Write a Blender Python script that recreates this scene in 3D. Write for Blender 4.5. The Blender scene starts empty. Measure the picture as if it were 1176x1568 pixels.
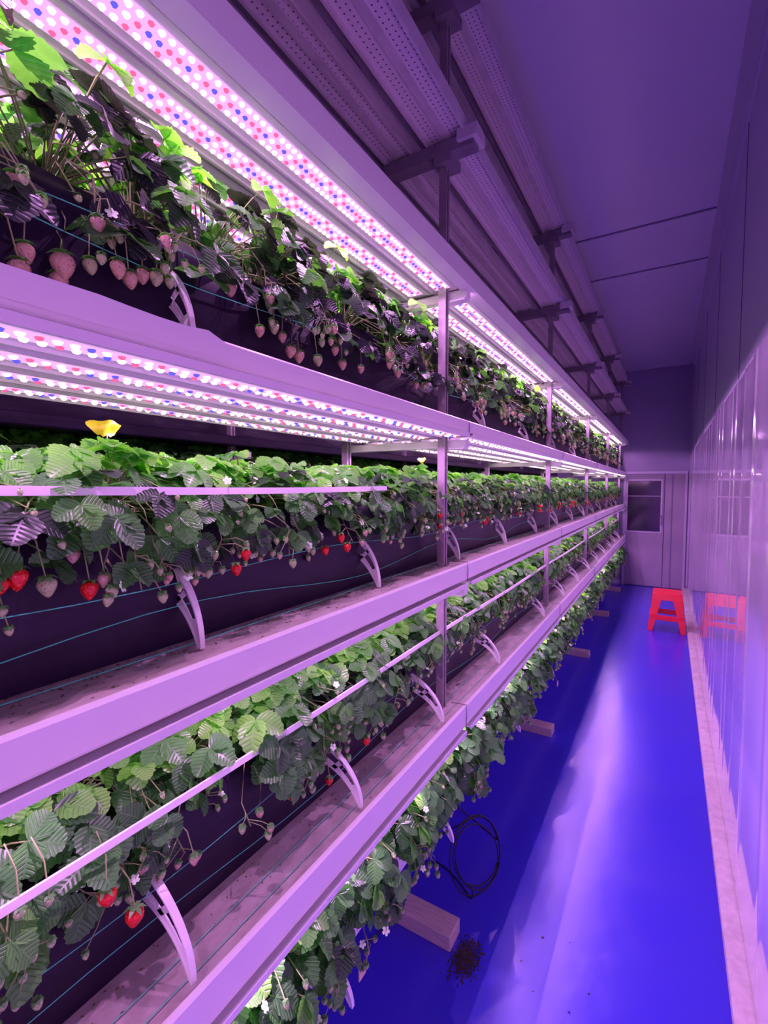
import bpy, math, random
from mathutils import Vector, Matrix
R = random.Random(11)
scene = bpy.context.scene

# ---------------------------------------------------------------- materials
def nn(nt, t, **kw):
    n = nt.nodes.new(t)
    for k, v in kw.items():
        setattr(n, k, v)
    return n

def mat(name, col, rough=0.5, metal=0.0, col2=None, nscale=8.0, namount=0.5, bump=0.0, bscale=40.0,
        stretch=(1, 1, 1), coat=0.0, spec=0.5, rough2=None):
    m = bpy.data.materials.new(name)
    m.use_nodes = True
    nt = m.node_tree
    b = nt.nodes["Principled BSDF"]
    b.inputs["Base Color"].default_value = (*col, 1)
    b.inputs["Roughness"].default_value = rough
    b.inputs["Metallic"].default_value = metal
    b.inputs["Specular IOR Level"].default_value = spec
    b.inputs["Coat Weight"].default_value = coat
    tc = nn(nt, "ShaderNodeTexCoord")
    mp = nn(nt, "ShaderNodeMapping")
    mp.inputs["Scale"].default_value = stretch
    nt.links.new(tc.outputs["Object"], mp.inputs["Vector"])
    if col2 is not None or rough2 is not None:
        no = nn(nt, "ShaderNodeTexNoise")
        no.inputs["Scale"].default_value = nscale
        no.inputs["Detail"].default_value = 6
        no.inputs["Roughness"].default_value = 0.65
        nt.links.new(mp.outputs[0], no.inputs["Vector"])
        rp = nn(nt, "ShaderNodeValToRGB")
        rp.color_ramp.elements[0].position = max(0, 0.5 - 0.25 * (1 - namount) - 0.02)
        rp.color_ramp.elements[1].position = min(1, 0.5 + 0.25 * (1 - namount) + 0.12)
        nt.links.new(no.outputs["Fac"], rp.inputs["Fac"])
        if col2 is not None:
            mx = nn(nt, "ShaderNodeMix", data_type='RGBA')
            mx.inputs[6].default_value = (*col, 1)
            mx.inputs[7].default_value = (*col2, 1)
            nt.links.new(rp.outputs["Color"], mx.inputs[0])
            nt.links.new(mx.outputs[2], b.inputs["Base Color"])
        if rough2 is not None:
            mr = nn(nt, "ShaderNodeMapRange")
            mr.inputs["To Min"].default_value = rough
            mr.inputs["To Max"].default_value = rough2
            nt.links.new(rp.outputs["Color"], mr.inputs["Value"])
            nt.links.new(mr.outputs[0], b.inputs["Roughness"])
    if bump > 0:
        n2 = nn(nt, "ShaderNodeTexNoise")
        n2.inputs["Scale"].default_value = bscale
        n2.inputs["Detail"].default_value = 4
        nt.links.new(mp.outputs[0], n2.inputs["Vector"])
        bp = nn(nt, "ShaderNodeBump")
        bp.inputs["Strength"].default_value = bump
        bp.inputs["Distance"].default_value = 0.01
        nt.links.new(n2.outputs["Fac"], bp.inputs["Height"])
        nt.links.new(bp.outputs[0], b.inputs["Normal"])
    return m

def emis(name, col, s, sampling='AUTO'):
    m = bpy.data.materials.new(name)
    m.use_nodes = True
    nt = m.node_tree
    nt.nodes.clear()
    e = nn(nt, "ShaderNodeEmission")
    e.inputs[0].default_value = (*col, 1)
    e.inputs[1].default_value = s
    o = nn(nt, "ShaderNodeOutputMaterial")
    nt.links.new(e.outputs[0], o.inputs[0])
    try:
        m.cycles.emission_sampling = sampling
    except Exception:
        pass
    return m

def leaf_mat():
    m = bpy.data.materials.new("strawberry_leaf")
    m.use_nodes = True
    nt = m.node_tree
    b = nt.nodes["Principled BSDF"]
    out = nt.nodes["Material Output"]
    uv = nn(nt, "ShaderNodeUVMap")
    sp = nn(nt, "ShaderNodeSeparateXYZ")
    nt.links.new(uv.outputs[0], sp.inputs[0])
    def M(op, a, bb=None):
        n = nn(nt, "ShaderNodeMath", operation=op)
        for i, x in enumerate((a, bb)):
            if x is None:
                continue
            if isinstance(x, (int, float)):
                n.inputs[i].default_value = x
            else:
                nt.links.new(x, n.inputs[i])
        return n.outputs[0]
    av = M('ABSOLUTE', sp.outputs[1])
    t = M('SUBTRACT', sp.outputs[0], M('MULTIPLY', av, 0.28))
    s = M('SINE', M('MULTIPLY', t, 46.0))
    s = M('MULTIPLY', M('ADD', s, 1.0), 0.5)
    vein = M('POWER', s, 5.0)
    mid = M('LESS_THAN', av, 0.05)
    vein = M('MAXIMUM', vein, mid)
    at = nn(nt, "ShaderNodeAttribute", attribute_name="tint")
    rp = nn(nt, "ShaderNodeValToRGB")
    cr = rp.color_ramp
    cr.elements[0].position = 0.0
    cr.elements[0].color = (0.022, 0.018, 0.032, 1)  # near-black purple paints the shade of backlit leaves into their colour
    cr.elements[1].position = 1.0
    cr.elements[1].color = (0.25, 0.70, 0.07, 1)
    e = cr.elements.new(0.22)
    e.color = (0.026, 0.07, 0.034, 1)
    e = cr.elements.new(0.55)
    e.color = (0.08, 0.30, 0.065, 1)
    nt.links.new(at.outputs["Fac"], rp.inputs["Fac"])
    mx = nn(nt, "ShaderNodeMix", data_type='RGBA')
    vf = M('MULTIPLY', M('MULTIPLY', vein, 0.4), at.outputs["Fac"])
    nt.links.new(vf, mx.inputs[0])
    nt.links.new(rp.outputs["Color"], mx.inputs[6])
    mx.inputs[7].default_value = (0.28, 0.50, 0.22, 1)
    ge = nn(nt, "ShaderNodeNewGeometry")
    mb = nn(nt, "ShaderNodeMix", data_type='RGBA')
    nt.links.new(M('MULTIPLY', M('MULTIPLY', ge.outputs["Backfacing"], 0.4), at.outputs["Fac"]), mb.inputs[0])
    nt.links.new(mx.outputs[2], mb.inputs[6])
    mb.inputs[7].default_value = (0.22, 0.42, 0.22, 1)
    nt.links.new(mb.outputs[2], b.inputs["Base Color"])
    b.inputs["Roughness"].default_value = 0.38
    b.inputs["Specular IOR Level"].default_value = 0.75
    bp = nn(nt, "ShaderNodeBump")
    bp.inputs["Strength"].default_value = 0.7
    bp.inputs["Distance"].default_value = 0.002
    bp.invert = True
    nt.links.new(vein, bp.inputs["Height"])
    nt.links.new(bp.outputs[0], b.inputs["Normal"])
    tr = nn(nt, "ShaderNodeBsdfTranslucent")
    hs = nn(nt, "ShaderNodeMix", data_type='RGBA', blend_type='MULTIPLY')
    hs.inputs[0].default_value = 1.0
    nt.links.new(rp.outputs["Color"], hs.inputs[6])
    hs.inputs[7].default_value = (2.0, 2.6, 0.8, 1)
    nt.links.new(hs.outputs[2], tr.inputs[0])
    ms = nn(nt, "ShaderNodeMixShader")
    ms.inputs[0].default_value = 0.30
    nt.links.new(b.outputs[0], ms.inputs[1])
    nt.links.new(tr.outputs[0], ms.inputs[2])
    nt.links.new(ms.outputs[0], out.inputs[0])
    return m

def berry_mat(name, col, col2):
    m = bpy.data.materials.new(name)
    m.use_nodes = True
    nt = m.node_tree
    b = nt.nodes["Principled BSDF"]
    tc = nn(nt, "ShaderNodeTexCoord")
    v = nn(nt, "ShaderNodeTexVoronoi")
    v.inputs["Scale"].default_value = 230
    nt.links.new(tc.outputs["Object"], v.inputs["Vector"])
    rp = nn(nt, "ShaderNodeValToRGB")
    rp.color_ramp.elements[0].position = 0.16
    rp.color_ramp.elements[0].color = (*col2, 1)
    rp.color_ramp.elements[1].position = 0.26
    rp.color_ramp.elements[1].color = (*col, 1)
    nt.links.new(v.outputs["Distance"], rp.inputs["Fac"])
    nt.links.new(rp.outputs["Color"], b.inputs["Base Color"])
    bp = nn(nt, "ShaderNodeBump")
    bp.inputs["Strength"].default_value = 0.6
    bp.inputs["Distance"].default_value = 0.002
    nt.links.new(v.outputs["Distance"], bp.inputs["Height"])
    nt.links.new(bp.outputs[0], b.inputs["Normal"])
    b.inputs["Roughness"].default_value = 0.28
    return m

def perf_mat():
    m = mat("perforated_steel", (0.76, 0.68, 0.76), 0.42, 0.0)
    nt = m.node_tree
    b = nt.nodes["Principled BSDF"]
    tc = nn(nt, "ShaderNodeTexCoord")
    vm = nn(nt, "ShaderNodeVectorMath", operation='MULTIPLY')
    vm.inputs[1].default_value = (60, 60, 0)
    nt.links.new(tc.outputs["Object"], vm.inputs[0])
    fr = nn(nt, "ShaderNodeVectorMath", operation='FRACTION')
    nt.links.new(vm.outputs[0], fr.inputs[0])
    sb = nn(nt, "ShaderNodeVectorMath", operation='SUBTRACT')
    sb.inputs[1].default_value = (0.5, 0.5, 0)
    nt.links.new(fr.outputs[0], sb.inputs[0])
    ln = nn(nt, "ShaderNodeVectorMath", operation='LENGTH')
    nt.links.new(sb.outputs[0], ln.inputs[0])
    lt = nn(nt, "ShaderNodeMath", operation='LESS_THAN')
    lt.inputs[1].default_value = 0.15
    nt.links.new(ln.outputs["Value"], lt.inputs[0])
    mx = nn(nt, "ShaderNodeMix", data_type='RGBA')
    mx.inputs[6].default_value = (0.76, 0.68, 0.76, 1)
    mx.inputs[7].default_value = (0.12, 0.09, 0.14, 1)
    nt.links.new(lt.outputs[0], mx.inputs[0])
    nt.links.new(mx.outputs[2], b.inputs["Base Color"])
    return m

M_LEAF = leaf_mat()
M_STEM = mat("stem_green", (0.26, 0.42, 0.12), 0.5, col2=(0.36, 0.32, 0.16), nscale=30)
M_RED = berry_mat("berry_ripe", (0.72, 0.012, 0.015), (0.8, 0.3, 0.1))
M_PINK = berry_mat("berry_unripe", (0.60, 0.42, 0.28), (0.30, 0.12, 0.07))
M_PALE = berry_mat("berry_green", (0.44, 0.56, 0.24), (0.25, 0.2, 0.1))
M_PETAL = mat("petal_white", (0.74, 0.98, 0.66), 0.5)
M_WHITE = mat("white_pvc", (0.88, 0.86, 0.84), 0.30, col2=(0.84, 0.81, 0.80), nscale=3, bump=0.02, bscale=40)
M_LEDGE = mat("dusty_pvc", (0.66, 0.60, 0.56), 0.5, col2=(0.36, 0.28, 0.23), nscale=16, namount=0.15,
              stretch=(2, 1, 1), bump=0.12, bscale=70)
M_STEEL = mat("painted_steel", (0.70, 0.64, 0.70), 0.4, 0.0, col2=(0.54, 0.48, 0.54), nscale=12)
M_POST = mat("galvanised_post", (0.40, 0.34, 0.38), 0.45, 0.2, col2=(0.24, 0.19, 0.23), nscale=18)
M_DARKSTEEL = mat("dull_steel", (0.28, 0.24, 0.30), 0.5, 0.2, col2=(0.2, 0.16, 0.22), nscale=14)
M_PERF = perf_mat()
M_BAG = mat("black_poly_film", (0.014, 0.007, 0.024), 0.4, col2=(0.024, 0.013, 0.04), nscale=5, bump=0.35, bscale=9,
            stretch=(1, 0.5, 2), spec=0.25)
M_TWINE = mat("teal_twine", (0.10, 0.80, 0.50), 0.6)
M_CLIP = mat("white_plastic", (0.92, 0.92, 0.88), 0.3, spec=0.5)
M_PLATE = emis("led_board_glow", (0.90, 0.46, 1.0), 1.05)
M_LW = emis("led_warm", (1.0, 0.88, 0.70), 9.0, 'NONE')
M_LH = emis("led_lens_halo", (1.0, 0.70, 0.74), 3.2, 'NONE')
M_LR = emis("led_red", (1.0, 0.09, 0.24), 1.6, 'NONE')
M_LB = emis("led_blue", (0.10, 0.08, 1.0), 1.5, 'NONE')
M_WOOD = mat("pale_timber", (0.62, 0.54, 0.46), 0.6, col2=(0.42, 0.34, 0.28), nscale=14, stretch=(1, 8, 8), bump=0.2)
M_BLACK = mat("black_rubber", (0.015, 0.015, 0.02), 0.4)
M_SOIL = mat("soil", (0.03, 0.02, 0.02), 0.9, col2=(0.07, 0.045, 0.03), nscale=80)
M_CHAFF = mat("dried_leaf", (0.13, 0.08, 0.035), 0.8, col2=(0.26, 0.18, 0.08), nscale=60)
M_YEL = mat("yellow_card", (0.66, 0.78, 0.012), 0.45, col2=(0.54, 0.50, 0.02), nscale=30)
M_TAG = mat("tan_card", (0.75, 0.6, 0.35), 0.6)
M_FLOOR = mat("blue_epoxy", (0.048, 0.036, 0.66), 0.20, col2=(0.052, 0.040, 0.62), nscale=2.2, bump=0.10, bscale=12,
              rough2=0.30, spec=0.65, namount=0.0)
M_WALL = mat("white_panel", (0.68, 0.64, 0.90), 0.28, col2=(0.65, 0.61, 0.87), nscale=2, bump=0.02, bscale=3)
M_BACKW = mat("grey_end_panel", (0.42, 0.38, 0.60), 0.35, col2=(0.39, 0.35, 0.56), nscale=2)
M_CEIL = mat("ceiling_panel", (0.80, 0.78, 0.95), 0.26, col2=(0.77, 0.75, 0.93), nscale=1.5, bump=0.03, bscale=4)
M_FILM = mat("clear_film", (0.82, 0.74, 0.95), 0.06, col2=(0.78, 0.70, 0.92), nscale=2, bump=0.03, bscale=5,
             stretch=(1, 1, .3), coat=0.6)
M_SEAM = mat("seam_dark", (0.20, 0.16, 0.30), 0.5)
M_TRIM = mat("trim_aluminium", (0.68, 0.64, 0.82), 0.35, 0.0)
M_DTRIM = mat("door_trim", (0.50, 0.44, 0.58), 0.3, 0.2)
M_CURB = mat("concrete_curb", (0.76, 0.69, 0.70), 0.55, col2=(0.5, 0.43, 0.45), nscale=14, bump=0.2)
M_DOOR = mat("door_panel", (0.36, 0.30, 0.40), 0.35, col2=(0.32, 0.27, 0.36), nscale=4)
M_GLASS = mat("dark_glass", (0.03, 0.015, 0.05), 0.08, spec=0.8)
M_STOOL = mat("red_plastic", (0.85, 0.02, 0.04), 0.3, col2=(0.75, 0.015, 0.035), nscale=10)

# ---------------------------------------------------------------- mesh builder
class MB:
    def __init__(s):
        s.v = []; s.f = []; s.mi = []; s.sm = []; s.uv = []; s.t = []
    def add(s, vs, fs, m=0, smooth=False, uvs=None, tint=0.5):
        o = len(s.v)
        s.v.extend([tuple(p) for p in vs])
        s.uv.extend(uvs if uvs else [(0, 0)] * len(vs))
        s.t.extend([tint] * len(vs))
        for f in fs:
            s.f.append(tuple(i + o for i in f)); s.mi.append(m); s.sm.append(smooth)
    def box(s, a, b, m=0):
        x0, y0, z0 = a; x1, y1, z1 = b
        if x0 > x1: x0, x1 = x1, x0
        if y0 > y1: y0, y1 = y1, y0
        if z0 > z1: z0, z1 = z1, z0
        s.hull([(x0, y0, z0), (x1, y0, z0), (x1, y1, z0), (x0, y1, z0)],
               [(x0, y0, z1), (x1, y0, z1), (x1, y1, z1), (x0, y1, z1)], m)
    def hull(s, bot, top, m=0, smooth=False):
        n = len(bot)
        fs = [tuple(reversed(range(n))), tuple(range(n, 2 * n))]
        for i in range(n):
            j = (i + 1) % n
            fs.append((i, j, j + n, i + n))
        s.add(list(bot) + list(top), fs, m, smooth)
    def prof(s, pts, y0, y1, m=0, smooth=False):
        n = len(pts)
        vs = [(x, y0, z) for x, z in pts] + [(x, y1, z) for x, z in pts]
        fs = [tuple(range(n)), tuple(reversed(range(n, 2 * n)))]
        for i in range(n):
            j = (i + 1) % n
            fs.append((i, i + n, j + n, j))
        s.add(vs, fs, m, smooth)
    def tube(s, pts, r, n=5, m=0, tint=0.5, cap=True):
        pts = [Vector(p) for p in pts]
        vs = []; fs = []
        up = Vector((0, 0, 1))
        for i, p in enumerate(pts):
            a = pts[max(0, i - 1)]; b = pts[min(len(pts) - 1, i + 1)]
            d = (b - a)
            if d.length < 1e-9: d = Vector((1, 0, 0))
            d.normalize()
            ref = up if abs(d.z) < 0.9 else Vector((0, 1, 0))
            x = d.cross(ref).normalized(); y = d.cross(x)
            rr = r[i] if isinstance(r, (list, tuple)) else r
            for k in range(n):
                t = 2 * math.pi * k / n
                vs.append(p + x * (math.cos(t) * rr) + y * (math.sin(t) * rr))
        for i in range(len(pts) - 1):
            for k in range(n):
                k2 = (k + 1) % n
                fs.append((i * n + k, i * n + k2, (i + 1) * n + k2, (i + 1) * n + k))
        if cap:
            fs.append(tuple(reversed(range(n)))); fs.append(tuple(range((len(pts) - 1) * n, len(pts) * n)))
        s.add(vs, fs, m, True, tint=tint)
    def mesh(s, name, mats):
        me = bpy.data.meshes.new(name)
        me.from_pydata(s.v, [], s.f)
        for m in mats: me.materials.append(m)
        me.polygons.foreach_set("material_index", s.mi)
        me.polygons.foreach_set("use_smooth", s.sm)
        ul = me.uv_layers.new(name="UVMap")
        li = [0] * len(me.loops)
        me.loops.foreach_get("vertex_index", li)
        flat = []
        for i in li: flat.extend(s.uv[i])
        ul.data.foreach_set("uv", flat)
        at = me.attributes.new("tint", 'FLOAT', 'POINT')
        at.data.foreach_set("value", s.t)
        me.update()
        return me
    def obj(s, name, mats, parent=None, bevel=0.0):
        o = bpy.data.objects.new(name, s.mesh(name, mats))
        scene.collection.objects.link(o)
        if parent: o.parent = parent
        if bevel:
            bv = o.modifiers.new("bevel", 'BEVEL'); bv.width = bevel; bv.segments = 2; bv.limit_method = 'ANGLE'
        return o

def empty(name, loc=(0, 0, 0)):
    e = bpy.data.objects.new(name, None)
    e.empty_display_size = 0.1
    e.location = loc
    scene.collection.objects.link(e)
    return e

def at(px, py, X):
    """photo measurement -> world point on the plane x = X"""
    f = 720.0
    th = math.radians(31.25); ph = math.radians(3.1)
    u = (px - 588) / f; v = (py - 784) / f
    fw = Vector((-math.sin(th) * math.cos(ph), math.cos(th) * math.cos(ph), -math.sin(ph)))
    rt = Vector((math.cos(th), math.sin(th), 0)); dn = -(rt.cross(fw))
    dr = fw + rt * u + dn * v
    t = X / dr.x
    return Vector((0, 0, 1.6)) + dr * t

# ---------------------------------------------------------------- room
YB, YF = 8.6, -2.2
XR, XL = 0.28, -2.7
HC = 3.5
def simple(name, a, b, m, bevel=0):
    mb = MB(); mb.box(a, b, 0); return mb.obj(name, [m], None, bevel)
simple("floor", (XL, YF, -0.1), (XR, YB, 0), M_FLOOR)
simple("ceiling", (XL, YF, HC), (XR, YB, HC + 0.1), M_CEIL)
simple("wall_right", (XR, YF, 0), (XR + 0.1, YB, HC), M_WALL)
simple("wall_left", (XL - 0.1, YF, 0), (XL, YB, HC), M_WALL)
simple("wall_back", (XL, YB, 0), (XR, YB + 0.1, HC), M_BACKW)
simple("wall_front", (XL, YF - 0.1, 0), (XR, YF, HC), M_WALL)
mb = MB()
for y in (4.0, 4.82):
    mb.box((XL, y - 0.006, HC - 0.004), (XR - 0.05, y + 0.006, HC), 0)
mb.obj("trim_1", [M_SEAM])
mb = MB()
for y in (4.0, 4.82):
    mb.box((XL, y + 0.006, HC - 0.012), (XR - 0.05, y + 0.05, HC - 0.0005), 0)
mb.obj("trim_2", [M_CEIL])
mb = MB()
mb.prof([(XR, HC), (XR - 0.06, HC), (XR - 0.06, HC - 0.015), (XR - 0.015, HC - 0.07), (XR, HC - 0.07)], YF, YB, 0)
mb.prof([(XR, HC - 0.12), (XR - 0.012, HC - 0.12), (XR - 0.012, HC - 0.135), (XR, HC - 0.135)], YF, YB, 0)
mb.obj("trim_3", [M_TRIM])
mb = MB()
mb.box((XL, YB - 0.05, HC - 0.05), (XR - 0.06, YB, HC), 0)
mb.obj("trim_4", [M_TRIM])
mb = MB()
mb.box((XR - 0.03, YB - 0.03, 0.07), (XR - 0.0, YB, HC - 0.07), 0)
mb.obj("trim_5", [M_DTRIM])
mb = MB()
for y in (2.95, 4.4, 5.85, 7.3):
    mb.box((XR - 0.003, y - 0.0025, 2.11), (XR, y + 0.0025, HC - 0.14), 0)
mb.obj("trim_6", [M_SEAM])
mb = MB()
mb.prof([(XR, 0), (0.205, 0), (0.207, 0.02), (0.222, 0.032), (XR, 0.036)], YF, YB, 0)
mb.obj("baseboard_right", [M_CURB])
mb = MB()
mb.box((XL, YB - 0.012, 0), (-0.66, YB, 0.06), 0)
mb.obj("baseboard_back", [M_TRIM])

# one long plastic film sheet hung over the lower right wall, with creases
mb = MB()
creases = []
y = YF + 0.3
while y < YB - 0.2:
    creases.append((y, R.uniform(0.0015, 0.0045) * R.choice((-1, 1, 1)), R.uniform(0.010, 0.028)))
    y += R.uniform(0.16, 0.5)
N = 760; nz = 10
vs = []; fs = []
for i in range(N + 1):
    yy = YF + 0.02 + (YB - 0.05 - YF) * i / N
    for j in range(nz + 1):
        f = j / nz
        z = 0.04 + 2.06 * f
        x = 0.262 - (0.0008 + 0.0022 * f) * math.sin(yy * 3.3 + 1.5 * f) - 0.0008 * f * math.sin(yy * 17 + 3 * f)
        for (cy_, a_, w_) in creases:
            dd = (yy - cy_ - 0.03 * f) / w_
            if abs(dd) < 3: x -= a_ * math.exp(-dd * dd) * (0.25 + .75 * f)
        vs.append((x, yy, z))
for i in range(N):
    for j in range(nz):
        a = i * (nz + 1) + j
        fs.append((a, a + 1, a + nz + 2, a + nz + 1))
mb.add(vs, fs, 0, True)
mb.box((0.262, YF + 0.02, 2.096), (XR, YB - 0.03, 2.104), 1)
mb.obj("plastic_film_curtain", [M_FILM, M_TRIM])

# door at the end of the aisle
d = empty("door_1", (0, YB, 0))
def dbox(name, a, b, m, bevel=0.003):
    mb = MB(); mb.box(a, b, 0); o = mb.obj(name, [m], d, bevel); return o
dbox("frame_top", (-0.64, -0.05, 1.80), (0.235, 0, 1.84), M_TRIM)
dbox("frame_right", (0.20, -0.05, 0), (0.235, 0, 1.80), M_DTRIM)
dbox("frame_left", (-0.64, -0.05, 0), (-0.60, 0, 1.80), M_DTRIM)
dbox("leaf_main", (-0.60, -0.035, 0.01), (-0.07, -0.005, 1.80), M_DOOR)
dbox("leaf_side", (-0.06, -0.045, 0.01), (0.20, -0.005, 1.80), M_DOOR)
dbox("mullion", (0.03, -0.055, 0.01), (0.045, -0.044, 1.80), M_SEAM)
dbox("window_frame", (-0.60, -0.045, 0.86), (-0.09, -0.034, 1.72), M_DTRIM)
dbox("window_glass", (-0.575, -0.05, 0.89), (-0.115, -0.044, 1.69), M_GLASS)
dbox("window_bar", (-0.575, -0.056, 1.44), (-0.115, -0.046, 1.455), M_DOOR)
dbox("handle", (-0.12, -0.09, 1.0), (-0.095, -0.05, 1.15), M_DARKSTEEL)

# ---------------------------------------------------------------- rack
POSTY = [-1.77, -0.15, 1.47, 3.09, 4.71, 6.33, 7.95]
Y0, Y1 = -1.9, 8.3

def rack(xf, name, gm):
    root = empty(name, (0, 0, 0))
    xb = xf - 0.50
    mb = MB()
    for y in POSTY:
        for x, zb in ((xf - 0.08, 0.72), (xb + 0.02, 0.055), (xf - 0.27, 0.055)):
            zt = 3.20 if zb > .5 or x < xf - .4 else 0.29
            mb.box((x - 0.013, y - 0.013, zb), (x - 0.010, y + 0.013, zt), 0)
            mb.box((x - 0.010, y - 0.013, zb), (x + 0.010, y - 0.010, zt), 0)
            mb.box((x - 0.010, y + 0.010, zb), (x + 0.010, y + 0.013, zt), 0)
            mb.box((x + 0.010, y - 0.013, zb), (x + 0.013, y - 0.005, zt), 0)
            mb.box((x + 0.010, y + 0.005, zb), (x + 0.013, y + 0.013, zt), 0)
            mb.box((x - 0.009, y - 0.008, zb), (x + 0.007, y + 0.008, zt - .01), 0)
        mb.tube([(xf - 0.27, y, 0.34), (xf - 0.08, y, 0.73)], 0.009, 6, 0)
    mb.obj("posts", [M_POST], root)
    for i, (zb, zt, dx) in enumerate(((0.28, 0.35, 0.17), (0.772, 0.845, 0), (1.284, 1.34, 0), (1.780, 1.820, 0))):
        x = xf - dx
        mb = MB()
        mb.prof([(x - .002, zb), (x, zb + .004), (x, zt - 0.004), (x - 0.004, zt), (x - 0.010, zt), (x - 0.016, zt - 0.012),
                 (xb + 0.016, zt - 0.012), (xb + 0.012, zt), (xb, zt), (xb, zb)], Y0, Y1, 0)
        o = mb.obj("gutter_%d" % i, [gm, M_LEDGE], root)
        for p in o.data.polygons:
            if p.normal.z > 0.9 and abs(p.center.z - (zt - 0.012)) < 0.004:
                p.material_index = 1
        if i == 0: continue
        mb = MB()
        for y in POSTY:
            yy = y + 0.03
            mb.tube([(x + 0.002, yy, zb - 0.004), (x + 0.003, yy + 0.002, (zb + zt) / 2), (x + 0.002, yy, zt + 0.004),
                     (x - 0.05, yy - 0.01, zt + 0.004)], 0.0011, 5, 0)
        mb.obj("cable_tie_%d" % i, [M_BLACK], root)
    mb = MB()
    for y in POSTY:
        for z in (0.735, 1.245, 1.745, 2.235):
            mb.box((xb - 0.01, y + 0.02, z - 0.014), (xf - 0.005, y + 0.05, z + 0.012), 0)
            mb.box((xf - 0.10, y + 0.018, z - 0.02), (xf - 0.012, y + 0.055, z - 0.014), 0)
    mb.obj("light_crossbars", [M_WHITE], root, 0.002)
    for i, z in enumerate((2.72, 3.17)):
        mb = MB()
        for (a, b) in ((0.0, 0.13), (0.19, 0.29), (0.35, 0.48)):
            x1, x0 = xf - a, xf - b
            mb.box((x0, Y0, z), (x1, Y1, z + 0.003), 1)
            for xx in (x0, x1):
                mb.box((xx - 0.004, Y0, z - 0.012), (xx + 0.004, Y1, z + 0.035), 0)
            mb.box(((x0 + x1) / 2 - 0.012, Y0, z - 0.006), ((x0 + x1) / 2 + 0.012, Y1, z), 0)
        for xx in (xf - 0.16, xf - 0.32):
            mb.box((xx - 0.012, Y0, z + 0.02), (xx + 0.012, Y1, z + 0.045), 2)
        for y in POSTY:
            mb.box((xb - 0.03, y - 0.03, z - 0.055), (xf + 0.03, y + 0.02, z - 0.015), 2)
            mb.box((xf - 0.02, y - 0.045, z - 0.04), (xf + 0.045, y + 0.035, z - 0.005), 0)
            mb.box((xf - 0.10, y - 0.04, z - 0.085), (xf - 0.04, y + 0.04, z - 0.055), 2)
        mb.obj("upper_tray_%d" % i, [M_STEEL, M_PERF, M_DARKSTEEL], root)
    mb = MB()
    for y in POSTY:
        mb.box((xf - 0.48, y - 0.045, 0.0), (xf - 0.02, y + 0.045, 0.055), 0)
    mb.obj("timber_feet", [M_WOOD], root, 0.004)
    return root

RACK = rack(-0.58, "grow_rack", M_WHITE)
RACK2 = rack(-1.62, "grow_rack", M_BAG)  # rear gutters coloured black to paint in the dimness behind the front rack

# torn protective film left on the near part of the upper gutter front
mb = MB()
ye = at(352, 522, -0.578).y
rt_ = random.Random(9)
top = []; n = 60
for i in range(n + 1):
    y = -1.8 + (ye + 1.8) * i / n
    z = 1.8245 + rt_.uniform(-.0008, .0008)
    if ye - y < 0.16: z += rt_.uniform(-.003, .002)
    if ye - y < 0.03: z -= 0.010
    top.append((y, z))
vs = []; fs = []
for (y, z) in top:
    vs += [(-0.5785, y, 1.79), (-0.5785, y, z)]
for i in range(n):
    fs.append((i * 2, i * 2 + 2, i * 2 + 3, i * 2 + 1))
mb.add(vs, fs, 0)
mb.obj("torn_protective_film", [M_WHITE], RACK)

# ---------------------------------------------------------------- LED fixtures
PAT = "WWBWRWWBWRWWRWWBWWWR"
MIDP = "RBWRBWRBBR"
def spot(parent, x, y, z, e):
    l = bpy.data.lights.new("led_emitter", 'SPOT')
    l.spot_size = math.radians(176)
    l.spot_blend = 0.12
    l.energy = e
    l.color = (0.88, 0.345, 1.0)
    l.shadow_soft_size = 0.0
    o = bpy.data.objects.new("led_emitter", l)
    scene.collection.objects.link(o)
    o.parent = parent
    o.location = (x, y, z)

def dome(mb, cx, cy, z, r, mi):
    vs = []
    n = 6
    for rad, dz in ((r, 0.002), (.70 * r, 0.0052), (.0, 0.0064)):
        if rad == 0:
            vs.append((cx, cy, z - dz)); break
        for q in range(n):
            t = q * math.pi / 3
            vs.append((cx + rad * math.cos(t), cy + rad * math.sin(t), z - dz))
    ring = [(q, q + n, (q + 1) % n + n, (q + 1) % n) for q in range(n)]
    core = [(n + q, 2 * n, n + (q + 1) % n) for q in range(n)]
    o = len(mb.v)
    mb.add(vs, ring, 5 if mi == 2 else mi, False)
    for f in core:
        mb.f.append(tuple(i + o for i in f)); mb.mi.append(mi); mb.sm.append(False)

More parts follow.
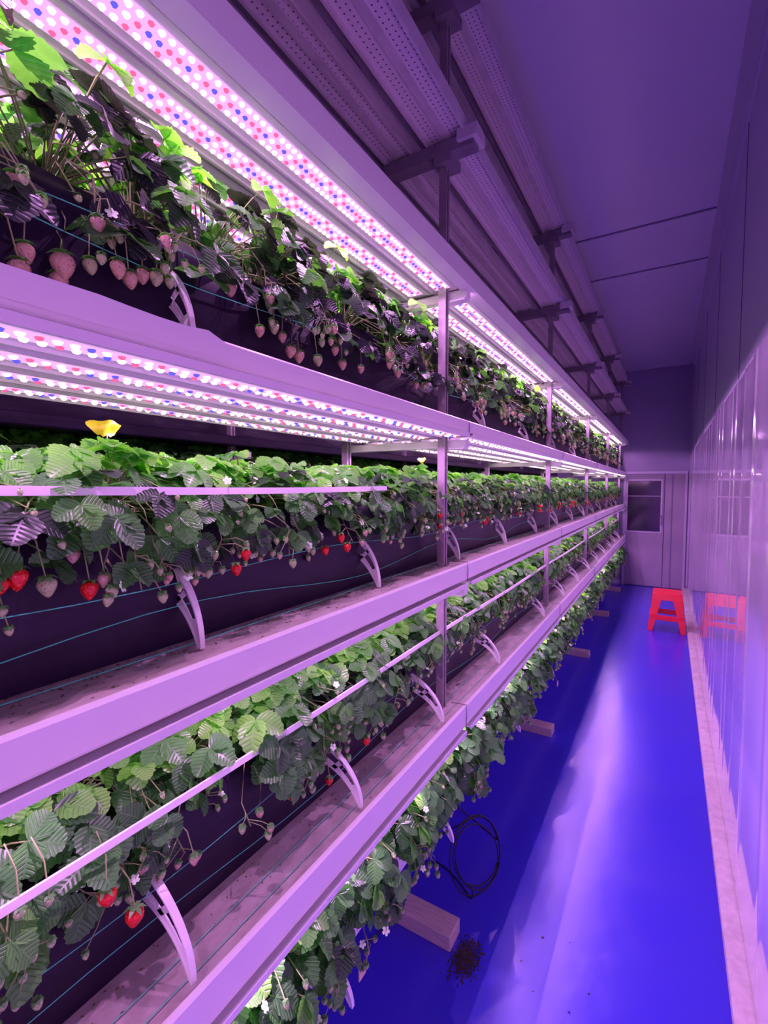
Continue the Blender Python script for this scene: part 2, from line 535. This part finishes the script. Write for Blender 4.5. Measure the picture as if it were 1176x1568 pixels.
def lightset(xf, z, strips, outer=False, leds=True, ya=Y0, yb=Y1, energy=1.6, sx_=(0.11, 0.33), rows=2):
    mb = MB()
    ys = [ya] + [p + 0.035 for p in POSTY if ya < p < yb] + [yb]
    for si, sx in enumerate(strips):
        x = xf - sx
        for a, b in zip(ys[:-1], ys[1:]):
            a2, b2 = a + 0.02, b - 0.02
            mb.box((x - 0.040, a2, z), (x + 0.040, b2, z + 0.006), 0)
            mb.box((x - 0.046, a2, z - 0.005), (x - 0.040, b2, z + 0.008), 0)
            mb.box((x + 0.040, a2, z - 0.005), (x + 0.046, b2, z + 0.008), 0)
            hw = 0.020 if rows == 2 else 0.026
            mb.add([(x - hw, a2 + .01, z - 0.0015), (x - hw, b2 - .01, z - 0.0015),
                    (x + hw, b2 - .01, z - 0.0015), (x + hw, a2 + .01, z - 0.0015)], [(0, 1, 2, 3)], 1)
            if leds:
                offs = (-0.010, 0.010) if rows == 2 else (-0.018, 0.0, 0.018)
                for ri, ox in enumerate(offs):
                    yy = a2 + 0.03 + (0.0075 if ri % 2 else 0)
                    k = si * 3 + ri * 7
                    while yy < b2 - 0.02:
                        P_ = MIDP if (rows == 3 and ri == 1) else PAT
                        c = P_[k % len(P_)]; k += 1
                        if rows == 3 and ri != 1 and c == 'B': c = 'W'
                        dome(mb, x + ox, yy, z, 0.0058 if c == 'W' else 0.005, {'W': 2, 'R': 3, 'B': 4}[c])
                        yy += 0.0165 if rows == 3 else 0.0185
    if outer:
        x = xf
        mb.prof([(x + 0.012, z - 0.012), (x + 0.012, z + 0.045), (x + 0.006, z + 0.045), (x + 0.004, z + 0.012),
                 (x - 0.03, z + 0.012), (x - 0.03, z - 0.012)], ya, yb, 0)
        mb.prof([(x - 0.50, z - 0.012), (x - 0.53, z - 0.012), (x - 0.53, z + 0.045), (x - 0.50, z + 0.012)], ya, yb, 0)
        mb.box((x - 0.53, ya, z + 0.012), (x + 0.006, yb, z + 0.016), 0)
    o = mb.obj("led_grow_light", [M_WHITE, M_PLATE, M_LW, M_LR, M_LB, M_LH])
    if energy > 0:
        y = ya + 0.25
        while y < 7.7:
            for sx in sx_:
                spot(o, xf - sx, y, z - 0.018, energy)
            y += 0.32
    return o

S4 = (0.035, 0.15, 0.27, 0.39)
lightset(-0.58, 2.258, (0.085, 0.185, 0.30, 0.415), outer=True, energy=3.7, sx_=(0.06, 0.36), rows=3)
lightset(-0.58, 1.768, S4, energy=2.2, sx_=(0.05, 0.33))
lightset(-0.58, 1.268, S4, leds=False, energy=1.7, sx_=(0.05, 0.33))
lightset(-0.58, 0.758, S4, leds=False, energy=2.2, sx_=(0.05, 0.33))

# ---------------------------------------------------------------- bags (planting troughs)
def bag(xf, ztop, zbot, root):
    mb = MB()
    ny = 150
    prof = [(0.0, 0.0), (0.006, 0.3), (0.0, 0.6), (-0.004, 0.85), (-0.015, 0.97), (-0.05, 1.0), (-0.13, 0.97),
            (-0.21, 1.0), (-0.245, 0.97), (-0.255, 0.85), (-0.26, 0.0)]
    vs = []; fs = []
    H = ztop - zbot
    n = len(prof)
    for i in range(ny + 1):
        y = Y0 + (Y1 - Y0) * i / ny
        for j, (px, pz) in enumerate(prof):
            wv = 0.004 * math.sin(y * 9 + j) + 0.003 * math.sin(y * 23 + j * 2)
            if j == 0 or j == n - 1: wv = 0
            vs.append((xf + px + wv, y, zbot + pz * H + (0.004 * math.sin(y * 7) if pz > .5 else 0)))
    for i in range(ny):
        for j in range(n - 1):
            a = i * n + j
            fs.append((a, a + n, a + n + 1, a + 1))
    mb.add(vs, fs, 0, True)
    return mb.obj("planting_trough", [M_BAG], root)

bag(-0.72, 2.03, 1.811, RACK)
bag(-0.72, 1.555, 1.329, RACK)
bag(-0.72, 1.06, 0.834, RACK)
bag(-0.76, 0.56, 0.339, RACK)
bag(-1.76, 2.03, 1.811, RACK2)
bag(-1.76, 1.60, 1.329, RACK2)

# ---------------------------------------------------------------- strawberry plants
def leaflet(mb, o, d, n, L, W, fold, droop, tint, NU=13):
    s = d.cross(n).normalized()
    vs = []; uvs = []
    V = (-1, -0.55, 0, 0.55, 1)
    for i in range(NU):
        u = i / (NU - 1)
        wd = W * 0.5 * max(0.0, math.sin(math.pi * min(1, 0.02 + u * 0.95) ** 0.9)) ** 0.62
        for v in V:
            ww = wd; uu = u
            if abs(v) == 1 and 0 < i < NU - 1:
                if i % 2: ww *= 1.10; uu += 0.02
                else: ww *= 0.95
            rip = 0.012 * L * math.sin(u * 24) * abs(v)
            p = o + d * (L * uu) + s * (v * ww) + n * (fold * abs(v) * ww - droop * L * u * u + rip)
            vs.append(p); uvs.append((u, v * ww / (W * 0.5)))
    fs = []
    for i in range(NU - 1):
        for j in range(4):
            a = i * 5 + j
            fs.append((a, a + 1, a + 6, a + 5))
    mb.add(vs, fs, 0, True, uvs, tint)

def rot(v, axis, a):
    return Matrix.Rotation(a, 3, axis) @ v

def leaf(mb, crown, p, out, tilt, size, tint, rr):
    mid = (crown + p) / 2 + Vector((0, 0, 0.35 * (p - crown).length * rr.uniform(0.3, 0.8)))
    pts = []
    for i in range(6):
        t = i / 5
        pts.append(crown * (1 - t) ** 2 + mid * 2 * t * (1 - t) + p * t * t)
    mb.tube(pts, [0.0018, 0.0016, 0.0015, 0.0014, 0.0013, 0.0012], 4, 1, cap=False)
    up = Vector((0, 0, 1))
    n = (up * math.cos(tilt) + out * math.sin(tilt)).normalized()
    n = (n + Vector((rr.uniform(-.25, .25), rr.uniform(-.35, .35), rr.uniform(-.1, .1)))).normalized()
    d = (out - n * out.dot(n))
    if d.length < 0.01: d = Vector((1, 0, 0))
    d.normalize()
    d = rot(d, n, rr.uniform(-.7, .7))
    fold = rr.uniform(0.1, 0.5); droop = rr.uniform(0.05, 0.35)
    L = size
    leaflet(mb, p, d, n, L, L * 0.88, fold, droop, tint)
    for sg in (-1, 1):
        a = sg * rr.uniform(1.15, 1.45)
        d2 = rot(d, n, a)
        n2 = rot(n, d, sg * -0.18)
        d2 = (d2 - n2 * d2.dot(n2)).normalized()
        leaflet(mb, p, d2, n2, L * 0.92, L * 0.85, fold, droop, min(1, max(0, tint + rr.uniform(-.06, .06))))

def berry(mb, top, L, w, m, axis=None):
    ax = (axis or Vector((0, 0, -1))).normalized()
    ref = Vector((0, 1, 0))
    x = ax.cross(ref).normalized(); y = ax.cross(x)
    prof = [(0.0, 0.25), (0.05, 0.62), (0.18, 0.92), (0.36, 1.0), (0.56, 0.86), (0.76, 0.6), (0.92, 0.32), (1.0, 0.04)]
    ns = 10
    vs = []; fs = []
    for (t, r) in prof:
        for k in range(ns):
            a = 2 * math.pi * k / ns
            vs.append(top + ax * (L * t) + (x * math.cos(a) + y * math.sin(a)) * (w * 0.5 * r))
    for i in range(len(prof) - 1):
        for k in range(ns):
            k2 = (k + 1) % ns
            fs.append((i * ns + k, (i + 1) * ns + k, (i + 1) * ns + k2, i * ns + k2))
    fs.append(tuple(range((len(prof) - 1) * ns, len(prof) * ns)))
    mb.add(vs, fs, m, True)
    for k in range(6):
        a = 2 * math.pi * k / 6
        o = x * math.cos(a) + y * math.sin(a)
        sd = x * -math.sin(a) + y * math.cos(a)
        c = top - ax * 0.001
        mb.add([c - sd * .0025, c + o * w * .35 - sd * .0035 - ax * .001, c + o * w * .62 + ax * 0.004,
                c + o * w * .35 + sd * .0035 - ax * .001, c + sd * .0025], [(0, 1, 2, 3, 4)], 0, False, tint=0.6)

def flower(mb, p, rr):
    n = Vector((rr.uniform(.2, 1), rr.uniform(-.5, .5), rr.uniform(0, 1))).normalized()
    x = n.cross(Vector((0, 1, 0))).normalized(); y = n.cross(x)
    for k in range(5):
        a = 2 * math.pi * k / 5
        o = x * math.cos(a) + y * math.sin(a); s = x * -math.sin(a) + y * math.cos(a)
        mb.add([p, p + o * .004 - s * .003, p + o * .0075 - s * .002, p + o * .0075 + s * .002, p + o * .004 + s * .003],
               [(0, 1, 2, 3, 4)], 5, False)

def truss(mb, c, rr, kind, edge=0.10):
    ya = rr.uniform(-.08, .08)
    e = Vector((edge + rr.uniform(0.005, 0.03), ya, rr.uniform(-.0, .02)))
    drop = rr.uniform(0.05, 0.11)
    pts = [c, c + (e - c) * 0.5 + Vector((0, 0, .035)), e, e + Vector((0.018, rr.uniform(-.02, .02), -drop * .55)),
           e + Vector((0.02, rr.uniform(-.03, .03), -drop))]
    mb.tube(pts, 0.0012, 4, 1, cap=False)
    base = pts[3]
    for q in range(rr.choice((3, 4, 5))):
        st = base.lerp(pts[4], rr.random())
        en = st + Vector((rr.uniform(0.0, .025), rr.uniform(-.04, .04), -rr.uniform(.005, .04)))
        mb.tube([st, (st + en) / 2 + Vector((.008, 0, .006)), en], 0.0009, 4, 1, cap=False)
        r = rr.random()
        if kind == 'top':
            m = 3 if r < .5 else 4
            L = rr.uniform(.015, .024) if m == 3 else rr.uniform(.011, .017)
        else:
            m = 2 if r < .05 else (3 if r < .22 else 4)
            L = rr.uniform(.020, .026) if m == 2 else rr.uniform(.010, .016)
        if rr.random() < .12: flower(mb, en, rr); continue
        berry(mb, en, L, L * rr.uniform(.8, .95), m, Vector((rr.uniform(-.1, .2), rr.uniform(-.2, .2), -1)))

def plant(kind, seed):
    rr = random.Random(seed)
    mb = MB()
    crown = Vector((0, 0, 0))
    cfg = {'top': (27, 0.05, 0.18), 'mid': (38, 0.015, 0.10), 'low': (36, 0.015, 0.115)}[kind]
    for k in range(cfg[0]):
        if rr.random() < 0.72: az = rr.gauss(0, 0.85)
        else: az = rr.uniform(-math.pi, math.pi)
        out = Vector((math.cos(az), math.sin(az), 0))
        front = max(0, math.cos(az))
        q = rr.random()
        if q < (0.25 if kind == 'top' else 0.38) and front > 0.3:
            reach = rr.uniform(.12, .165); h = rr.uniform(-.07, .03)
            tilt = rr.uniform(.5, 1.3)
        elif q < 0.7:
            reach = rr.uniform(.07, .13); h = rr.uniform(cfg[1], cfg[2] * .75); tilt = rr.uniform(.15, .8)
        else:
            reach = rr.uniform(.01, .08); h = rr.uniform(cfg[2] * .6, cfg[2]); tilt = rr.uniform(-.1, .5)
        if kind == 'top' and q >= 0.33: tilt += rr.uniform(0, .5)
        if front < 0.1 and abs(out.x) > .5: reach *= .8
        p = crown + Vector((out.x * reach, out.y * reach * 1.1, h))
        size = rr.uniform(.032, .048) * {'top': 1.2, 'mid': 1.0, 'low': 1.15}[kind]
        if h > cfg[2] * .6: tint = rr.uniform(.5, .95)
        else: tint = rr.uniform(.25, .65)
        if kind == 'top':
            tint = rr.uniform(0, .13) if rr.random() < (.55 if front > .6 else .22) else tint  # dark tint, mostly on front leaves: backlit shade painted in
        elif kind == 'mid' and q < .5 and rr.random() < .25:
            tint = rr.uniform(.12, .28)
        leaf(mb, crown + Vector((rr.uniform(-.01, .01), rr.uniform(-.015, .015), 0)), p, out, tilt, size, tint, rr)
    for k in range(2):
        truss(mb, crown, rr, kind)
    for k in range(4):
        e = Vector((rr.uniform(.06, .16), rr.uniform(-.08, .08), rr.uniform(-.03, .06)))
        mb.tube([crown, e * .5 + Vector((0, 0, .04)), e], 0.001, 4, 1, cap=False)
        if rr.random() < .4: flower(mb, e, rr)
        else: berry(mb, e, .010, .009, 4, Vector((.5, 0, -.8)))
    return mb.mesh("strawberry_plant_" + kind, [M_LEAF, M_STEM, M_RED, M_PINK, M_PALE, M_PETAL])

VAR = {'top': [plant('top', 100 + i) for i in range(6)],
       'mid': [plant('mid', 200 + i) for i in range(7)],
       'low': [plant('low', 300 + i) for i in range(6)]}

def row(kind, xc, z, step=0.135, y0=-0.5, y1=8.2, seed=1, sc=1.0):
    rr = random.Random(seed)
    root = empty("strawberry_plant_row", (xc, 0, z))
    y = y0; k = 0; last = None
    while y < y1:
        me = rr.choice([m for m in VAR[kind] if m is not last]); last = me
        o = bpy.data.objects.new("plant_%d" % k, me)
        scene.collection.objects.link(o)
        o.parent = root
        s = rr.uniform(.92, 1.12) * sc
        o.location = (rr.uniform(-.012, .012), y, rr.uniform(-.006, .006))
        o.rotation_euler = (rr.uniform(-.06, .06), rr.uniform(-.06, .06), rr.uniform(-.3, .3))
        o.scale = (s, s * rr.choice((-1, 1)), s)
        y += step * rr.uniform(.85, 1.15); k += 1
    return root

row('top', -0.82, 2.03, step=0.14, seed=1)
row('mid', -0.82, 1.555, step=0.115, seed=2)
row('low', -0.82, 1.06, step=0.115, seed=3)
row('low', -0.765, 0.575, step=0.10, y0=0.1, seed=4, sc=1.18)
row('top', -1.86, 2.03, step=0.16, y1=5, seed=5)
row('mid', -1.84, 1.66, step=0.12, y1=6, seed=6, sc=1.25)
for z, kd, sd in ((2.03, 'top', 7), (1.555, 'mid', 8)):
    r_ = row(kd, -0.90, z, step=0.2, y1=6, seed=sd)
    r_.rotation_euler = (0, 0, math.pi)
    r_.location = (-0.90, 5.6, z)

# ---------------------------------------------------------------- curved slotted brackets
def clip(mb, y, xt, zt, xb, zb):
    n = 14
    def P(t):
        a = t * math.pi / 2
        return (xt + (xb - xt) * math.sin(a) ** 0.95, zb + (zt - zb) * (0.45 * (1 - t) + 0.55 * max(0, math.cos(a))))
    def Wd(t): return 0.056 * (1 - t) ** 0.8 + 0.006
    def Pi(t, f=1.0):
        x, z = P(t); a = t * math.pi / 2
        w_ = Wd(t) * f
        return (x - math.sin(a * .8 + .35) * w_, z - math.cos(a * .8 + .35) * w_)
    def rib(fn, hw, th):
        vs = []; fs = []
        for i in range(n + 1):
            t = i / n
            x, z = fn(t)
            x2, z2 = fn(min(1, t + .02)); x1, z1 = fn(max(0, t - .02))
            dx, dz = x2 - x1, z2 - z1; l = math.hypot(dx, dz) or 1
            nx, nz = dz / l * th, -dx / l * th
            h = hw * (1 - .45 * t)
            vs += [(x, y - h, z), (x, y + h, z), (x + nx, y + h, z + nz), (x + nx, y - h, z + nz)]
        for i in range(n):
            for k in range(4):
                k2 = (k + 1) % 4
                fs.append((i * 4 + k, i * 4 + k2, i * 4 + 4 + k2, i * 4 + 4 + k))
        fs.append((0, 3, 2, 1)); fs.append((n * 4, n * 4 + 1, n * 4 + 2, n * 4 + 3))
        mb.add(vs, fs, 0, False)
    rib(P, 0.008, 0.003)
    rib(Pi, 0.006, 0.0025)
    def web(t0, t1, f0, f1, m=5):
        for i in range(m):
            ta = t0 + (t1 - t0) * i / m; tb = t0 + (t1 - t0) * (i + 1) / m
            q = [Pi(ta, f0), Pi(tb, f0), Pi(tb, f1), Pi(ta, f1)]
            mb.hull([(x, y - .0012, z) for x, z in q], [(x, y + .0012, z) for x, z in q], 0)
    web(0, 0.20, 0, 1); web(0.40, 0.46, 0, 1); web(0.72, 1.0, 0, 1)
    web(0.20, 0.72, 0, .3); web(.20, .72, .72, 1)
    x, z = P(0)
    mb.hull([(x - .020, y - .014, z - .055), (x + .002, y - .014, z - .055), (x + .002, y + .014, z - .055), (x - .020, y + .014, z - .055)],
            [(x - .012, y - .010, z + .003), (x + .004, y - .010, z + .003), (x + .004, y + .010, z + .003), (x - .012, y + .010, z + .003)], 0)

def clipset(ys, zt, zb, xt=-0.745, xb=-0.640):
    mb = MB()
    for y in ys:
        clip(mb, y, xt, zt, xb, zb)
    return mb.obj("trough_brackets", [M_CLIP], RACK)
cy = [0.50, 1.06, 1.62, 2.2, 2.8, 3.4, 4.0, 4.6, 5.2, 5.8, 6.4, 7.0, 7.6]
clipset([-0.1] + cy, 1.475, 1.331, xb=-0.655)
clipset([0.43, 0.89, 1.36, 1.95] + cy[4:], 0.985, 0.842, xb=-0.60)
clipset([0.50, 1.9, 2.6, 3.3, 4.1, 5], 1.975, 1.83, xb=-0.66)
clipset([0.85, 1.45, 2.3, 3.1], 0.50, 0.38, xt=-0.74, xb=-0.60)

# ---------------------------------------------------------------- strips in front of the leaves
for z, y1_ in ((1.592, 1.1), (1.095, 8.0)):
    mb = MB()
    N = 60
    ys_ = [-1.8 + (y1_ + 1.8) * i / N for i in range(N + 1)]
    vs = []; fs = []
    for y in ys_:
        zz = z - 0.006 * math.sin((y + 0.15) / 1.62 * math.pi) ** 2
        vs += [(-0.658, y, zz), (-0.658, y, zz + 0.012), (-0.662, y, zz + 0.012), (-0.662, y, zz)]
    for i in range(N):
        for k in range(4):
            k2 = (k + 1) % 4
            fs.append((i * 4 + k, i * 4 + 4 + k, i * 4 + 4 + k2, i * 4 + k2))
    mb.add(vs, fs, 0, False)
    mb.obj("leaf_support_strip", [M_CLIP], RACK)

# ---------------------------------------------------------------- twine
def twine(x, z, sag, ph, name_mb):
    pts = []
    N = 90
    for i in range(N + 1):
        y = -1.0 + 9.2 * i / N
        pts.append((x + 0.003 * math.sin(y * 3 + ph), y, z - sag * abs(math.sin((y + ph) / 1.1 * math.pi)) ** 2))
    name_mb.tube(pts, 0.0009, 4, 0, cap=False)
mb = MB()
twine(-0.706, 1.455, 0.02, .2, mb); twine(-0.704, 1.40, 0.04, .6, mb); twine(-0.69, 1.335, 0.002, 0, mb)
twine(-0.706, 0.96, 0.02, .1, mb); twine(-0.70, 0.90, 0.03, .8, mb); twine(-0.66, 0.838, 0.002, 0, mb)
twine(-0.62, 0.838, 0.002, 1, mb)
twine(-0.704, 1.99, 0.02, .5, mb); twine(-0.70, 1.965, 0.03, .1, mb)
mb.obj("teal_twine", [M_TWINE], RACK)

# ---------------------------------------------------------------- debris on ledges
def flakes(mb, n, fx, fy, z, s0, s1, rr, m=0):
    for i in range(n):
        x = fx(rr); y = fy(rr); s = rr.uniform(s0, s1); a = rr.uniform(0, 6.3)
        c = Vector((x, y, z + 0.0006))
        d1 = Vector((math.cos(a), math.sin(a), 0)) * s; d2 = Vector((-math.sin(a), math.cos(a), 0)) * s * rr.uniform(.3, .8)
        h = Vector((0, 0, rr.uniform(0.0005, s * .4)))
        mb.add([c - d1, c - d2 + h, c + d1, c + d2 + h * .3, c + h * 1.2],
               [(0, 1, 4), (1, 2, 4), (2, 3, 4), (3, 0, 4)], m)
rr = random.Random(5)
mb = MB()
flakes(mb, 4200, lambda r: -0.717 + abs(r.gauss(0, .045)), lambda r: r.uniform(-.2, 7.5), 1.328, .001, .004, rr)
flakes(mb, 700, lambda r: -0.717 + abs(r.gauss(0, .04)), lambda r: r.uniform(-.2, 7.5), 0.833, .001, .004, rr)
mb.obj("dried_leaf_debris", [M_CHAFF], RACK)
mb = MB()
flakes(mb, 900, lambda r: -0.548 + r.gauss(0, .022), lambda r: 1.44 + r.gauss(0, .035), 0.0, .002, .006, rr)
flakes(mb, 20, lambda r: -0.40 + abs(r.gauss(0, .12)), lambda r: 1.3 + r.gauss(0, .3), 0.0, .002, .006, rr)
mb.obj("spilled_soil", [M_SOIL])

# ---------------------------------------------------------------- fruit hanging at the near end of the rows
mb = MB()
def fruit(px, py, X, L, m, w=.88):
    p = at(px, py, X)
    q = p + Vector((-0.03, R.uniform(-.02, .02), 0.07))
    mb.tube([q, (p + q) / 2 + Vector((0.012, 0, .012)), p], 0.001, 5, 1, cap=False)
    berry(mb, p, L, L * w, m, Vector((R.uniform(-.1, .1), R.uniform(-.15, .15), -1)))
for a in ((25, 870, -.665, .028, 2), (70, 885, -.66, .026, 4), (137, 890, -.665, .026, 2), (112, 840, -.67, .02, 3),
          (160, 878, -.66, .02, 3), (190, 868, -.66, .018, 4),
          (163, 1362, -.655, .028, 2), (207, 1390, -.65, .030, 2), (30, 1390, -.66, .016, 4), (75, 1372, -.66, .014, 4),
          (560, 1128, -.66, .026, 2), (447, 1210, -.66, .024, 2), (505, 1190, -.66, .02, 2), (397, 1240, -.66, .018, 3),
          (297, 1310, -.66, .018, 3),
          (36, 372, -.70, .026, 3), (28, 398, -.69, .028, 3), (94, 388, -.69, .034, 3), (90, 418, -.70, .026, 3),
          (136, 396, -.69, .022, 4), (197, 416, -.69, .026, 3), (218, 412, -.70, .024, 3), (240, 416, -.69, .024, 4),
          (258, 425, -.69, .018, 4), (352, 430, -.68, .028, 3), (372, 420, -.69, .016, 3), (398, 500, -.68, .022, 3),
          (420, 495, -.68, .022, 4), (432, 510, -.68, .020, 3), (446, 530, -.67, .026, 3), (458, 538, -.67, .026, 3),
          (486, 545, -.67, .024, 4), (524, 552, -.67, .024, 3), (553, 560, -.67, .02, 3)):
    fruit(*a)
mb.obj("strawberry_fruit", [M_LEAF, M_STEM, M_RED, M_PINK, M_PALE, M_PETAL])

# ---------------------------------------------------------------- yellow sticky traps
def trap(p, w, h):
    mb = MB()
    n = 10; m = 6
    vs = []; fs = []
    for i in range(n + 1):
        s = (i / n - .5) * 2
        for j in range(m + 1):
            t = j / m
            ww = w * .5 * math.sqrt(max(0.02, 1 - (t * .93) ** 2.2))
            vs.append((p[0] + .012 * math.cos(s * 1.4) + .006 * math.sin(t * 5 + s * 2),
                       p[1] + ww * s, p[2] + h * .5 - h * t - .006 * s * s * (1 - t) + .002 * math.sin(s * 6)))
    for i in range(n):
        for j in range(m):
            q = i * (m + 1) + j
            fs.append((q, q + m + 1, q + m + 2, q + 1))
    mb.add(vs, fs, 0, True)
    mb.tube([(p[0] + .012, p[1], p[2] - h * .45), (p[0] - .0, p[1] + .01, p[2] - .09), (p[0] - .01, p[1] + .02, p[2] - .19)], 0.0013, 5, 1)
    mb.obj("yellow_sticky_trap", [M_YEL, M_STEM])
trap(at(158, 656, -0.95), .062, .030)
trap(at(645, 706, -0.95), .060, .028)

for (px, py, X) in ((557, 1488, -0.60), (855, 1047, -0.56)):
    p = at(px, py, X)
    mb = MB()
    mb.box(p + Vector((-.006, -.014, -.016)), p + Vector((-.003, .014, .016)), 0)
    mb.tube([p + Vector((-.004, 0, .014)), p + Vector((-.03, 0, .06)), p + Vector((-.08, 0, .10))], .0008, 4, 1)
    mb.obj("plant_label", [M_TAG, M_STEM])

# ---------------------------------------------------------------- cable coil
mb = MB()
pts = []
N = 150
for i in range(N + 1):
    t = i / N * 2 * math.pi * 3.2
    k = i / N
    r = 0.115 + 0.02 * math.sin(t * .37)
    pts.append((-0.62 + 0.05 * math.cos(t + .5) * 1.2 + 0.012 * k, 1.72 + r * math.cos(t) * (1 - .2 * k), 0.145 + (r + .012) * math.sin(t)))
pts = [(-0.80, 1.75, 0.36), (-0.72, 1.72, 0.32)] + pts + [(-0.74, 1.7, .2), (-0.85, 1.8, .03)]
mb.tube(pts, 0.0028, 6, 0)
# second lead trailing over the floor and under the rack
pts = []
for i in range(40):
    k = i / 39
    pts.append((-0.60 - 0.34 * k + 0.05 * math.sin(k * 9), 1.62 + 0.42 * math.sin(k * 4.2) * k - .1 * k, 0.004 + 0.10 * max(0, 1 - k * 5)))
mb.tube(pts, 0.0028, 6, 0)
mb.obj("black_cable_coil", [M_BLACK])

# ---------------------------------------------------------------- stool
st = empty("plastic_stool", (0.012, 6.12, 0))
st.scale = (.88, .88, .94)
def part(name, fn, bevel=0.006):
    mb = MB(); fn(mb); return mb.obj(name, [M_STOOL], st, bevel)
H = 0.455
part("seat", lambda m: (m.hull([(-.165, -.165, H - .02), (.165, -.165, H - .02), (.165, .165, H - .02), (-.165, .165, H - .02)],
                               [(-.155, -.155, H), (.155, -.155, H), (.155, .155, H), (-.155, .155, H)]),
                        m.box((-.08, -.08, H), (.08, .08, H + .003))))
def apron(m):
    for (ax, s) in (('x', 1), ('x', -1), ('y', 1), ('y', -1)):
        a = .158 * s; b = .168 * s
        if ax == 'y':
            m.hull([(-.17, b, H - .085), (.17, b, H - .085), (.17, b - .006 * s, H - .085), (-.17, b - .006 * s, H - .085)][::1 if s < 0 else -1],
                   [(-.16, a, H - .015), (.16, a, H - .015), (.16, a - .006 * s, H - .015), (-.16, a - .006 * s, H - .015)][::1 if s < 0 else -1])
        else:
            m.hull([(b, -.17, H - .085), (b, .17, H - .085), (b - .006 * s, .17, H - .085), (b - .006 * s, -.17, H - .085)][::1 if s > 0 else -1],
                   [(a, -.16, H - .015), (a, .16, H - .015), (a - .006 * s, .16, H - .015), (a - .006 * s, -.16, H - .015)][::1 if s > 0 else -1])
part("apron", apron, 0.002)
def leg(sx, sy):
    def fn(m):
        def q(xo, yo, wd, z):
            t = .012
            P = [(xo, yo), (xo - wd, yo), (xo - wd, yo - t), (xo - t, yo - t), (xo - t, yo - wd), (xo, yo - wd)]
            return [(sx * a, sy * b, z) for a, b in P]
        b_ = q(.208, .208, .055, 0); t_ = q(.163, .163, .105, H - .06)
        if sx * sy < 0: b_ = b_[::-1]; t_ = t_[::-1]
        m.hull(b_, t_)
    return fn
for i, (sx, sy) in enumerate(((1, 1), (1, -1), (-1, 1), (-1, -1))):
    part("leg_%d" % (i + 1), leg(sx, sy), 0.003)
def braces(m):
    z0, z1 = .135, .195
    for s in (1, -1):
        m.box((-.18, s * .190, z0), (.18, s * .178, z1))
        m.box((s * .190, -.18, z0), (s * .178, .18, z1))
part("braces", braces, 0.003)

# ---------------------------------------------------------------- world, camera
w = bpy.data.worlds.new("World"); scene.world = w
w.use_nodes = True
w.node_tree.nodes["Background"].inputs[0].default_value = (0.05, 0.03, 0.1, 1)
w.node_tree.nodes["Background"].inputs[1].default_value = 0.3

cam = bpy.data.cameras.new("camera")
co = bpy.data.objects.new("camera", cam)
scene.collection.objects.link(co)
cam.sensor_fit = 'VERTICAL'; cam.sensor_height = 36
cam.lens = 36 * 720 / 1568
cam.clip_start = 0.02
co.location = (0, 0, 1.6)
co.rotation_euler = (math.radians(90 - 3.1), 0, math.radians(31.25))
scene.camera = co
scene.view_settings.view_transform = 'Standard'
scene.view_settings.look = 'None'
scene.view_settings.exposure = 0.1
